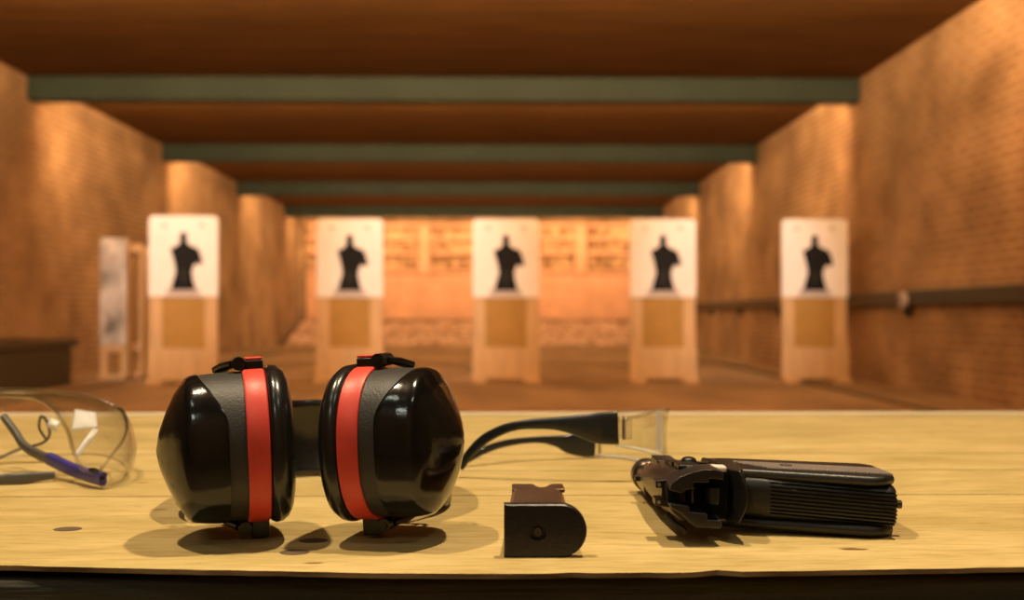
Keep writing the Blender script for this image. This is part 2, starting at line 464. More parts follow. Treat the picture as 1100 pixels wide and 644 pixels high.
# ------------------------------------------------------------------ ear muffs
def muffs():
    root = empty('ear_muffs', (-.10, .52, TZ))
    RZ, RY = .0362, .0325
    NA = 72
    def sec(a, fz, fy, zc=0.0, nexp=2.35):
        out = []
        for i in range(NA):
            th = 2*PI*i/NA
            out.append((a, fy*sqc(math.cos(th), nexp), zc + fz*sqc(math.sin(th), nexp)))
        return out
    def cup(D, cx, zc, yaw, roll, mirror):
        c = empty('tmp', (0, 0, 0))
        # shell: glossy, split from the matte ring by a boundary swept outwards at the top
        def prof(a):           # fraction of radius at axial a (mm)
            P = [(22.4, .985), (31, .985), (41, .970), (46.5, .950), (48.6, .925), (50.4, .87), (54, .73), (58, .50), (61.5, .25), (63, .02)]
            for (a0, r0), (a1, r1) in zip(P, P[1:]):
                if a <= a1: return r0 + (r1-r0)*(a-a0)/(a1-a0)
            return .02
        def bnd(th):           # axial start of glossy cap at angle th
            s = math.sin(th)
            return 30.5 + 15*max(0, s-.35)**1.3*1.5 + 3*max(0, -s-.6)
        def ptat(a, th, off=0.0):
            f = prof(a)
            return (a/1000, (RY*f+off)*sqc(math.cos(th), 2.35), (RZ*f+off)*sqc(math.sin(th), 2.35))
        NS = 26
        ths = [2*PI*i/NA for i in range(NA)]
        # glossy cap
        bm = bmesh.new(); rings = [[ptat(bnd(th)-.2, th, -.0004) for th in ths], [ptat(bnd(th), th, .0007) for th in ths]]
        for k in range(1, NS+1):
            u = k/NS
            rings.append([ptat(bnd(th) + (63-bnd(th))*u, th, .0009*(1-u)) for th in ths])
        loft(bm, rings)
        shell = obj('ear_cup', bm, M['gloss'], root, smooth=True, angle=60)
        # matte ring
        bm = bmesh.new(); rings = [[ptat(22.4, th, -.001) for th in ths]]
        for k in range(0, 11):
            u = k/10; rings.append([ptat(22.4 + (bnd(th)-22.4)*u, th) for th in ths])
        loft(bm, rings, True, True)
        ringo = obj('matte_ring', bm, M['matte'], shell, smooth=True, angle=50)
        # red band
        bm = bmesh.new()
        rb = [(.0122, -.0012), (.0122, .0004), (.0128, .0010), (.0216, .0010), (.0224, .0004), (.0224, -.002)]
        loft(bm, [sec(a, RZ+o_, RY+o_) for a, o_ in rb])
        band = obj('red_band', bm, M['red'], shell, smooth=True, angle=40); band['label'] = 'bright red band around the cup'
        # cushion
        bm = bmesh.new()
        cs = [(.0002, .010), (.0002, .024), (.0004, .0275), (.0014, .0322), (.0034, .0358), (.0062, .0378), (.0092, .0382), (.0114, .0370), (.0121, .0355)]
        loft(bm, [sec(a, f, f*RY/RZ+.0002) for a, f in cs])
        obj('ear_cushion', bm, M['cushion'], shell, smooth=True, angle=50)
        # top and bottom pivots: block with red cap, hinge barrel, arm going outwards
        for sgn in (1, -1):
            zb = sgn*RZ
            bm = bmesh.new(); z0, z1 = sorted((zb, zb+sgn*(.0050 if sgn > 0 else .0088)))
            box(bm, .0122, .0208, -.006, .006, z0, z1)
            pv = obj('pivot_block', bm, M['hard'], shell, bevel=.0008)
            if sgn > 0:
                cap = obj('pivot_cap', bx(.0125, .0205, -.0057, .0057, z1+.0001, z1+.0012), M['red'], pv, bevel=.0003); cap['label'] = 'red pivot cap'
            bm = bmesh.new(); cyl(bm, (.0238, -.0072, zb+sgn*.0036), (.0238, .0072, zb+sgn*.0036), .0033, 20)
            cyl(bm, (.0238, -.0073, zb+sgn*.0036), (.0238, -.0078, zb+sgn*.0036), .0016, 14)
            obj('hinge_barrel', bm, M['hard'], pv, smooth=True)
            bm = bmesh.new()
            tube(bm, [(.0245, .001*mirror, zb+sgn*.0034), (.0288, .0075*mirror, zb+sgn*.0024), (.0320, .0145*mirror, zb+sgn*.0002)], 0, 16, rs=[(.0042, .0019)]*3)
            obj('pivot_arm', bm, M['hard'], pv, smooth=True)
        shell.location = (cx, D-.52, zc)
        shell.rotation_euler = (0, math.radians(roll), math.radians(yaw))
        bpy.data.objects.remove(c)
        return shell
    # positions relative to the root (x, y); the outward axis is local +X
    L = cup(.509, -.0025, .0463, 180+17, 2.5, -1)
    R = cup(.509, .0222, .0458, -15, -2.5, 1)
    root_x = root.location.x
    # headband: wide flat plastic strap standing on edge behind the cups
    path = [(-.160, .536), (-.172, .562), (-.176, .610), (-.165, .655), (-.137, .688), (-.110, .694), (-.078, .684), (-.048, .652), (-.032, .610), (-.032, .566), (-.048, .536)]
    pp = spline([(x-root_x, y-.52, 0) for x, y in path], 8)
    bm = bmesh.new()
    prof = [(-.0022, .0012), (.0022, .0012), (.0034, .0030), (.0034, .0058), (.0018, .0075), (.0018, .0440), (.0034, .0458), (.0036, .0490), (.0024, .0512), (-.0024, .0512), (-.0036, .0490), (-.0034, .0458), (-.0018, .0440), (-.0018, .0075), (-.0034, .0058), (-.0034, .0030)]
    rings = []
    for i, p in enumerate(pp):
        tt = (pp[min(i+1, len(pp)-1)] - pp[max(i-1, 0)]).normalized(); nn = Vector((tt.y, -tt.x, 0))
        q = min(1, min(i, len(pp)-1-i)/10); sq = .45 + .55*q
        rings.append([(p.x+nn.x*a, p.y+nn.y*a, .0272 + (z-.0272)*sq) for a, z in prof])
    loft(bm, rings); obj('headband', bm, M['cushion'], root, smooth=True, angle=50)
    # yoke wires from each pivot to the headband ends
    bpy.context.view_layer.update()
    for s, shell in ((-1, L), (1, R)):
        hb = Vector(((-.160 if s < 0 else -.048)-root_x, .531-.52+(.0 if s < 0 else .006), .027))
        for sg in (1, -1):
            a = shell.matrix_basis @ Vector((.0318, .0142*s, sg*(RZ+.0004)))
            b = shell.matrix_basis @ Vector((.040, .036*s, sg*RZ*.25))
            bm = bmesh.new(); tube(bm, spline([a, b, hb + Vector((0, 0, sg*.006))], 8), .0013, 10)
            obj('yoke_wire', bm, M['wire'], root, smooth=True)
    tag(root, 'black ear muffs with glossy cups and red bands on the bench', 'ear muffs')
muffs()

# ------------------------------------------------------------------ magazine
def magazine():
    D0 = F*.109/(598-HY)
    xl, xr = X(541.5, D0), X(630.5, D0); w = xr-xl; h = .0238
    root = empty('pistol_magazine', ((xl+xr)/2, D0, TZ), (0, 0, math.radians(0)))
    hw = w/2
    def plate(inset, r):
        p = [(-hw+inset, inset), ]
        R_ = h/2 - inset
        cx = hw - inset - R_*1.0
        for k in range(-9, 10):
            a = math.radians(k*10); p.append((cx + R_*math.cos(a), h/2 + R_*math.sin(a)))
        p.append((-hw+inset, h-inset)); return p
    bm = bmesh.new()
    pl = plate(0, 0)
    pi = plate(.0006, 0)
    # front face with a recessed hole
    def lay(poly, y): return [bm.verts.new((u, y, v)) for u, v in poly]
    A = lay(pl, .0010); B = lay(pl, .0055); I = lay(pi, 0)
    # ring of the hole, same vertex count
    n_ = len(pi); hc = (-hw + .0152, h*.47)
    def hole(r, y):
        out = []
        for u, v in pi:
            a = math.atan2(v-hc[1], u-hc[0]); out.append(bm.verts.new((hc[0]+r*math.cos(a), y, hc[1]+r*math.sin(a))))
        return out
    # angular refinement: resample inner polygon densely
    bm.free(); bm = bmesh.new()
    def resample(poly, m_=96):
        out = []
        for k in range(m_):
            a = 2*PI*k/m_; d = Vector((math.cos(a), math.sin(a))); best = None
            for i in range(len(poly)):
                p = Vector(poly[i]) - Vector(hc); q = Vector(poly[(i+1) % len(poly)]) - Vector(hc); e = q-p
                den = d.x*e.y - d.y*e.x
                if abs(den) < 1e-12: continue
                tt = (p.x*e.y - p.y*e.x)/den; s_ = (p.x*d.y - p.y*d.x)/den
                if tt > 0 and -1e-6 <= s_ <= 1+1e-6 and (best is None or tt < best): best = tt
            out.append((hc[0]+d.x*best, hc[1]+d.y*best))
        return out
    # put exact corners in by snapping
    def snap(res, poly):
        res = list(res)
        for c in (poly[0], poly[-1]):
            k = min(range(len(res)), key=lambda i: (res[i][0]-c[0])**2+(res[i][1]-c[1])**2); res[k] = c
        return res
    po = snap(resample(pl), pl); pj = snap(resample(pi), pi)
    m_ = len(po)
    circ = lambda r, dx=0: [(hc[0]+r*math.cos(2*PI*k/m_), hc[1]+r*math.sin(2*PI*k/m_)) for k in range(m_)]
    layers = [(po, .0055), (po, .0008), (pj, 0), (circ(.0040), 0), (circ(.0035), .0005), (circ(.0034), .0025)]
    loft(bm, [[(u, y, v) for u, v in P] for P, y in layers], True, True)
    base = obj('base_plate', bm, M['magplate'], root, smooth=True, angle=30)
    bm = bmesh.new(); cyl(bm, (hc[0], .0012, hc[1]), (hc[0], .0030, hc[1]), .0021, 20)
    obj('lock_pin', bm, M['slide'], base, smooth=True, bevel=.0004)
    # body: rounded box leaning slightly to the right as it goes back, with feed lips
    def bsec(y, x0, x1, z0, z1, r=.003):
        out = []
        for cx, cz, a0 in ((x1-.0055, z1-.0055, 0), (x0+r, z1-r, 90), (x0+r, z0+r, 180), (x1-.0055, z0+.0055, 270)):
            rr = .0055 if cx > 0.0 and cx > (x0+x1)/2 else r
            for k in range(7):
                a = math.radians(a0 + k*15); out.append((cx+rr*math.cos(a), y, cz+rr*math.sin(a)))
        return out
    bm = bmesh.new()
    xa0, xa1 = X(545, D0)-(xl+xr)/2, X(611, D0)-(xl+xr)/2
    dx = .0040
    loft(bm, [bsec(y, xa0+dx*(y/.075), xa1+dx*(y/.075)-.002*(y/.075), .0015, .0222) for y in (.0056, .03, .050)], True, True)
    body = obj('tube_body', bm, M['magbody'], root, smooth=True, angle=35)
    # feed lip section: two walls with V notch between them at the top
    xm0, xm1 = xa0+dx*.72, xa1+dx*.72-.0014
    W = xm1-xm0
    bm = bmesh.new()
    # side walls
    top = [(xm0, 0), (xm0+W*.42, 0), (xm0+W*.50, -.009), (xm0+W*.56, -.0105), (xm0+W*.64, -.009), (xm0+W*.76, 0), (xm1, 0)]
    poly = [(x, .066+y) for x, y in top]
    poly = [(xm0, .0502)] + poly + [(xm1, .0502)]
    prism(bm, poly, 'z', .0202, .0222)
    prism(bm, poly, 'z', .0015, .0035)
    box(bm, xm0, xm0+.0015, .0502, .066, .0035, .0202)
    obj('feed_lips', bm, M['magbody'], root, bevel=.0006)
    bm = bmesh.new(); box(bm, xm0+.002, xm1-.002, .0502, .058, .0045, .0190); obj('follower', bm, M['hard'], root, bevel=.0015)
    bm = bmesh.new(); cyl(bm, (hc[0]+.0025, .0085, .0222), (hc[0]+.0025, .0085, .0229), .0026, 18); obj('catch_button', bm, M['steel'], root, smooth=True)
    tag(root, 'dark pistol magazine lying with its rounded base plate toward us', 'magazine')
magazine()

# ------------------------------------------------------------------ pistol (lying on its side, muzzle away, grip to the right)
def pistol():
    root = empty('pistol', (.080, .500, TZ+.0034), (0, math.radians(1.7), 0))
    ox, oy = .080, .500
    def Lx(x): return x-ox
    # ---- slide: extruded along y, top of the slide faces -x
    def ssec(y, x0, x1, z0, z1, ch=.006):
        c2 = ch*.45
        return [(x0+c2, y, z0+ch*.8), (x0, y, z0+ch*1.6), (x0, y, z1-ch*1.6), (x0+c2, y, z1-ch*.8), (x0+ch*1.3, y, z1), (x1, y, z1), (x1, y, z0), (x0+ch*1.3, y, z0)]
    bm = bmesh.new()
    ys = [(-.0040, .0055, .031, .0060, .0310), (-.0025, .0015, .031, .0050, .0318), (.010, .001, .031, .0045, .0312), (.040, .0, .030, .0025, .0285), (.085, .001, .029, .0010, .0228), (.094, .002, .028, .0012, .0220)]
    loft(bm, [ssec(*a) for a in ys])
    slide = obj('slide', bm, M['slide'], root, bevel=.0008)
    # ejection port recess and slide serrations
    obj('ejection_port', bx(.006, .017, .058, .080, .0215, .0262), M['hard'], slide, bevel=.0006)
    for k in range(7):
        y = .013+.0034*k
        obj('serration', bx(.006, .024, y, y+.0016, .0295, .0318-.0006*k), M['gun'], slide)
    # front sight
    obj('front_sight', bx(-.0015, .0035, .089, .093, .0095, .0125), M['gun'], slide, bevel=.0003)
    # rear sight: notched block across the slide top with two dots
    bm = bmesh.new()
    prism(bm, [(-.0046, .0132), (.0035, .0122), (.0035, .0262), (-.0046, .0250), (-.0046, .0216), (-.0016, .0216), (-.0016, .0166), (-.0046, .0166)], 'y', -.0060, .0035)
    rs = obj('rear_sight', bm, M['gun'], slide, bevel=.0005)
    for z in (.0149, .0233):
        bm = bmesh.new(); cyl(bm, (-.0030, -.0060, z), (-.0030, -.0066, z), .0009, 14); obj('sight_dot', bm, M['steel'], rs)
    # barrel
    bm = bmesh.new()
    N = 32
    def ring(y, r, cx=.0110, cz=.0078): return [(cx+r*math.cos(2*PI*i/N), y, cz+r*math.sin(2*PI*i/N)) for i in range(N)]
    loft(bm, [ring(.080, .0088), (ring(.118, .0085)), ring(.1185, .0090), ring(.130, .0090), ring(.1312, .0084), ring(.1312, .0052), ring(.110, .0052)])
    obj('barrel', bm, M['barrel'], root, smooth=True, angle=30)
    bm = bmesh.new(); loft(bm, [ring(.1195, .0091), ring(.1200, .0097), ring(.1295, .0097), ring(.1300, .0091)])
    obj('muzzle_ring', bm, M['gun'], root, smooth=True, angle=30)
    # recoil rod tube / dust cover
    bm = bmesh.new(); loft(bm, [ssec(y, .0280, .0430, .004, z_, .003) for y, z_ in ((.010, .0270), (.040, .0235), (.100, .0170))])
    obj('frame', bm, M['gun'], root, bevel=.001)
    bm = bmesh.new(); cyl(bm, (.026, .095, .0135), (.026, .118, .0135), .0050, 20); obj('guide_rod', bm, M['slide'], root, smooth=True)
    # trigger guard + trigger (in the lee of the grip)
    bm = bmesh.new(); tube(bm, spline([(.041, .052, .0155), (.062, .052, .0155), (.070, .064, .0155), (.070, .084, .0155), (.060, .096, .0155), (.042, .098, .0155)], 6), 0, 14, rs=[(.0022, .0045)]*31)
    obj('trigger_guard', bm, M['gun'], root, smooth=True)
    bm = bmesh.new(); tube(bm, spline([(.042, .074, .0155), (.052, .070, .0155), (.061, .076, .0155)], 5), 0, 12, rs=[(.0020, .0032)]*11)
    obj('trigger', bm, M['gun'], root, smooth=True)
    # ---- rear of slide: upper and lower ears around the hammer slot (seen from behind)
    # profile in (x, z); up ear
    def U(px, py, D=.485): return (X(px, D)-ox, .109-(py-HY)/F*D-.0022)
    up = [U(*p) for p in ((716,527),(718,520),(727,512),(740,507),(752,504),(764,503.5),(773,506),(773,515),(770,514),(758,513.5),(758,518),(741,518),(741,523),(744,525),(734,526),(728,530))]
    obj('slide_ear', prism(bmesh.new(), up, 'y', -.0200, -.0020), M['ear'], root, bevel=.0009)
    dn = [U(*p) for p in ((716,541),(727,541.5),(738,543),(738,549),(757,550),(757,557),(773,557),(773,566),(768,566.5),(745,566),(738,561),(730,553),(718,546))]
    obj('slide_ear', prism(bmesh.new(), dn, 'y', -.0200, -.0020), M['ear'], root, bevel=.0009)
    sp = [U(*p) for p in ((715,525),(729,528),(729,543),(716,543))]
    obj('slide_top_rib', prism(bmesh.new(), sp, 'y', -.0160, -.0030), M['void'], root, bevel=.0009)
    # hammer : rounded spur + body
    bm = bmesh.new()
    prism(bm, [U(*p) for p in ((741,527),(744,527),(744,542),(741,542))], 'y', -.0150, -.0030)
    obj('firing_pin_block', bm, M['slide'], root, bevel=.0005)
    bm = bmesh.new()
    hp = [(-.0040, .0), (-.0045, .0030), (-.002, .0050), (.004, .0052), (.010, .003), (.014, .006), (.014, .012), (.0, .012), (-.0035, .0065)]
    hx0 = X(762, .5)-ox
    A = [U(*p) for p in ((757,524),(772,524.5),(772,542.5),(757,542.5))]
    z0, z1 = A[2][1], A[0][1]; xa, xb = A[0][0], A[1][0]
    loft(bm, [[(x_, y_, z0) for x_, y_ in ((xa, -.014), (xa+.002, -.0165), (xb-.001, -.017), (xb, -.015), (xb, -.003), (xa, -.003))],
              [(x_, y_, z1) for x_, y_ in ((xa, -.014), (xa+.002, -.0165), (xb-.001, -.017), (xb, -.015), (xb, -.003), (xa, -.003))]])
    obj('hammer', bm, M['gun'], root, bevel=.0008)
    # core block behind, coloured near black in place of recess shade
    obj('recess_shade_core', bx(X(738,.49)-ox, X(782,.49)-ox, -.0060, .030, .0075, .0300), M['void'], root, bevel=.001)
    # ---- beavertail: curved plate between the slide and grip
    bm = bmesh.new()
    bt = []
    for k in range(13):
        u = k/12; z = .0065+.0255*u
        bulge = math.sin(PI*u)
        bt.append([(X(772,.5)-ox+.002+.004*bulge, -.006-.004*bulge, z), (X(778,.5)-ox+.004+.0035*bulge, -.012-.0035*bulge, z), (X(783,.5)-ox+.0045+.002*bulge, -.006-.003*bulge, z), (X(785,.5)-ox+.006, .022, z), (X(772,.5)-ox+.002, .024, z)])
    loft(bm, bt); obj('beavertail', bm, M['gunpoly'], root, smooth=True, angle=50, bevel=.0008)
    # ---- safety lever : knob + bar + light pad
    bm = bmesh.new(); tube(bm, [(X(738,.515)-ox, .015, z_) for z_ in (.0285, .0322, .0335, .0342, .0344)], 0, 24, rs=[.0040, .0040, .0034, .0020, .0004]); obj('lever_knob', bm, M['gun'], root, smooth=True)
    obj('lever_bar', bx(X(725,.50)-ox, X(748,.50)-ox, -.0045, .0090, .0305, .0328), M['gun'], root, bevel=.0008)
    obj('decock_recess', bx(X(724,.497)-ox, X(741,.497)-ox, -.0052, .0020, .0250, .0304), M['hard'], root, bevel=.0006)
    pad = obj('safety_pad', bx(X(760,.497)-ox, X(778,.497)-ox, -.0060, .0010, .0298, .0330), M['light_pad'], root, bevel=.0012); pad['label'] = 'pale thumb lever pad'
    # lower side lever peeking under
    bm = bmesh.new(); tube(bm, spline([(X(717,.49)-ox, -.006, .0095), (X(724,.49)-ox, -.008, .0060), (X(733,.49)-ox, -.010, .0035), (X(737,.49)-ox, -.010, .0010)], 5), 0, 12, rs=[(.0016, .0012)]*16)
    obj('lower_lever', bm, M['gun'], root, smooth=True)
    # ---- grip
    GX0, GX1 = X(780, .5)-ox, X(966, .492)-ox
    NR = 240
    def gsec(u):
        x = GX0+(GX1-GX0)*u
        yb = .0060-.0130*u + .004*math.exp(-(u/.12)**2)          # back strap position (rake)
        dep = .048-.004*u+.010*math.exp(-(u/.10)**2)
        cy = yb+dep/2
        z0, z1 = .0050-.0015*u, .0290-.0028*u
        cz = (z0+z1)/2; hz = (z1-z0)/2
        if u > .97: hz -= .0008*(u-.97)/.03; dep -= .002*(u-.97)/.03
        out = []
        for i in range(161):                     # back strap, even steps in height
            zn = -.995+1.99*i/160
            py = cy - dep/2*(1-abs(zn)**3.6)**(1/4.6); pz = cz+hz*zn
            if .27 < u < 1.1:
                g = (pz-(.0098-.0030*u))/.0165
                if 0 < g < 1:
                    ed = min(1, (u-.27)/.012); ph = (g*9) % 1.0
                    if ph < .42: py += .0012*ed
            out.append((x, py, pz))
        for i in range(30):
            zn = .995-1.99*i/29
            out.append((x, cy + dep/2*(1-abs(zn)**3.6)**(1/4.6)+.0001, cz+hz*zn))
        return out
    us = [0, .03, .06, .1, .15, .2, .25, .268, .272, .276, .283, .29, .4, .5, .6, .7, .8, .9, .96, .985, 1]
    bm = bmesh.new(); loft(bm, [gsec(u) for u in us])
    grip = obj('grip', bm, M['gunpoly'], root, smooth=True, angle=28)
    # grip panels above and below (rounded plates with chequering)
    def panel(z0, z1, nm, sign):
        bm = bmesh.new()
        pts = []
        prof = [(-.002, .006), (.004, .0015), (.012, .0008), (.074, -.0125), (.0830, -.0115), (.0900, -.0055), (.0925-.001, .0015), (.0925, .030), (.086, .036), (.010, .042), (-.002, .040)]
        # smooth polygon
        gx = GX0+.0
        P2 = [(gx+a*.92, b+.0065) for a, b in prof]
        prism(bm, P2, 'z', z0, z1)
        return obj(nm, bm, M['gunpoly'], root, bevel=.0028, segs=5)
    pu = panel(.0250, .0300, 'grip_panel', 1)
    pd = panel(.0004, .0060, 'grip_panel', -1)
    # chequered field on the upper panel: fine raised ribs, coloured lighter to imitate caught highlights
    bm = bmesh.new()
    for i in range(46):
        fx = .010+.0720*i/46; x = GX0+fx
        for j in range(8):
            ya = .0135+.0026*j - .0150*fx/.09
            if fx < .022 and j < (.022-fx)*420: continue
            zz = .0300
            box(bm, x, x+.0008, ya, ya+.0021, zz-.0002, zz+.0007)
    ch = obj('chequering', bm, M['chk'] if 'chk' in M else mat('chequer_highlight', (.34, .28, .25), .4), pu)
    bm = bmesh.new(); cyl(bm, (GX0+.034, .020, .0290), (GX0+.034, .020, .0310), .0032, 20); obj('panel_screw', bm, M['gun'], pu, smooth=True, bevel=.0004)
    # lanyard stub at the butt
    bm = bmesh.new(); cyl(bm, (GX1-.001, .0035, .0155), (GX1+.0045, .0030, .0155), .0013, 16)
    cyl(bm, (GX1+.0030, .0030, .0155), (GX1+.0052, .0029, .0155), .0021, 16)
    obj('lanyard_stub', bm, M['slide'], root, smooth=True)
    tag(root, 'black pistol lying on its side with grip pointing right', 'pistol')
pistol()

# ------------------------------------------------------------------ safety glasses
def lens_sheet(path, zb, zt, bulge, name, m, parent, cols=40, rows=12, thick=.002):
    """curved shield following path (plan), with per point bottom and top heights"""
    pp = spline([(x, y, 0) for x, y in path], 10)
    n = len(pp)
    def lerp(t, A):
        f = t*(len(A)-1); i = min(int(f), len(A)-2); return A[i] + (A[i+1]-A[i])*(f-i)
    bm = bmesh.new(); G = []
    for i, p in enumerate(pp):
        t_ = i/(n-1); tt = (pp[min(i+1, n-1)]-pp[max(i-1, 0)]).normalized(); nn = Vector((-tt.y, tt.x, 0))
        b_, a_ = lerp(t_, zb), lerp(t_, zt); col = []
        for j in range(rows+1):
            v = j/rows; bu = bulge*(1-(2*v-1)**2)
            q = p - nn*bu*(-1); col.append(bm.verts.new((q.x, q.y, b_+(a_-b_)*v)))
        G.append(col)
    for i in range(n-1):
        for j in range(rows): bm.faces.new((G[i][j], G[i+1][j], G[i+1][j+1], G[i][j+1]))
    bot = [G[i][0].co.copy() for i in range(n)]; top = [G[i][rows].co.copy() for i in range(n)]
    o = obj(name, bm, m, parent, smooth=True, angle=180)
    s = o.modifiers.new('solid', 'SOLIDIFY'); s.thickness = thick; s.offset = 0
    return o, bot, top

def glasses_right():
    root = empty('safety_glasses', (.09, .70, TZ))
    ox, oy = .09, .70
    def W(px, py, D): return Vector((X(px, D)-ox, D-oy, .109-(py-HY)/F*D))
    # clear wrap-round lens, far side lower than near side
    A = W(662, 459, .665); B = W(637, 478, .775)
    path = [(A.x, A.y), (A.x+.016, A.y+.001), (A.x+.030, A.y+.006), (A.x+.037, A.y+.020), (A.x+.036, A.y+.050), (A.x+.031, A.y+.080), (A.x+.020, A.y+.101), (B.x+.010, B.y+.001), (B.x, B.y)]
    zb = [.024, .021, .017, .010, .0035, .0015, .0015, .0015, .0015]; zt = [.0455, .0462, .0458, .045, .042, .036, .031, .026, .021]
    lens, bot, top = lens_sheet(path, zb, zt, .002, 'lens', M['lens'], root)
    bm = bmesh.new(); tube(bm, bot[::3]+[bot[-1]], .0012, 8); obj('lower_rim', bm, M['frost_glint'], lens, smooth=True)
    bm = bmesh.new(); tube(bm, top[::3]+[top[-1]], .0013, 8); obj('upper_rim', bm, M['lens_rim'], lens, smooth=True)
    k_ = 20; bm = bmesh.new(); tube(bm, [top[k_].lerp(bot[k_], v) + Vector((-.001, .001, 0)) for v in (.02, .3, .6, .9)], 0, 12, rs=[(.0022, .0022)]*4); obj('fold_highlight', bm, M['frost_glint'], lens, smooth=True)  # whitish rib along the fold, added as a painted highlight
    # clear hinge block of the near side
    bm = bmesh.new(); box(bm, A.x+.0005, A.x+.010, A.y-.0035, A.y+.0035, .028, .042); obj('hinge_block', bm, M['lens_rim'], lens, bevel=.001)
    bm = bmesh.new(); cyl(bm, (A.x+.005, A.y, .0275), (A.x+.005, A.y, .0425), .0012, 12); obj('hinge_pin', bm, M['steel'], lens, smooth=True)
    bm = bmesh.new(); cyl(bm, (B.x+.005, B.y, .004), (B.x+.005, B.y, .018), .0012, 12); obj('hinge_pin', bm, M['steel'], lens, smooth=True)
    # temples: (px, y_top, y_bottom, D)
    def temple(rows, nm):
        bm = bmesh.new(); R = []
        cent = spline([W(px, (a+b)/2, D) for px, a, b, D in rows], 6)
        hs = spline([Vector(((b-a)/F*D/2, 0, 0)) for px, a, b, D in rows], 6)
        rings = []
        n = len(cent)
        for i, p in enumerate(cent):
            tt = (cent[min(i+1, n-1)]-cent[max(i-1, 0)]).normalized(); sd = Vector((-tt.y, tt.x, 0)).normalized(); upv = tt.cross(sd)
            if upv.z < 0: upv = -upv
            hh = max(.0012, hs[i].x); ring_ = []
            for k in range(16):
                a = 2*PI*k/16; ring_.append(p + sd*.0018*sqc(math.cos(a), 3) + upv*hh*sqc(math.sin(a), 3))
            rings.append(ring_)
        loft(bm, rings); return obj(nm, bm, M['temple'], root, smooth=True, angle=60)
    temple([(664, 441.5, 477, .665), (655, 442, 477, .665), (640, 443, 475.5, .665), (618, 445.5, 467, .667), (596, 447.5, 461.5, .669), (575, 449, 460.5, .671), (556, 451.5, 461.5, .673), (538, 456.5, 467, .676), (520, 466, 477, .68), (506, 480, 490, .683), (494, 496.5, 506, .685)], 'temple')
    temple([(639, 464.5, 490, .775), (628, 463, 490.5, .773), (612, 465.5, 487, .771), (598, 467, 479.5, .769), (580, 468, 475.5, .765), (560, 469.5, 476.5, .76), (540, 472.5, 480, .752), (520, 479, 487, .74), (505, 487.5, 495, .735), (492, 495, 502, .73)], 'temple')
    tag(root, 'clear safety glasses with black temples between ear muffs and pistol muzzle', 'glasses')
glasses_right()

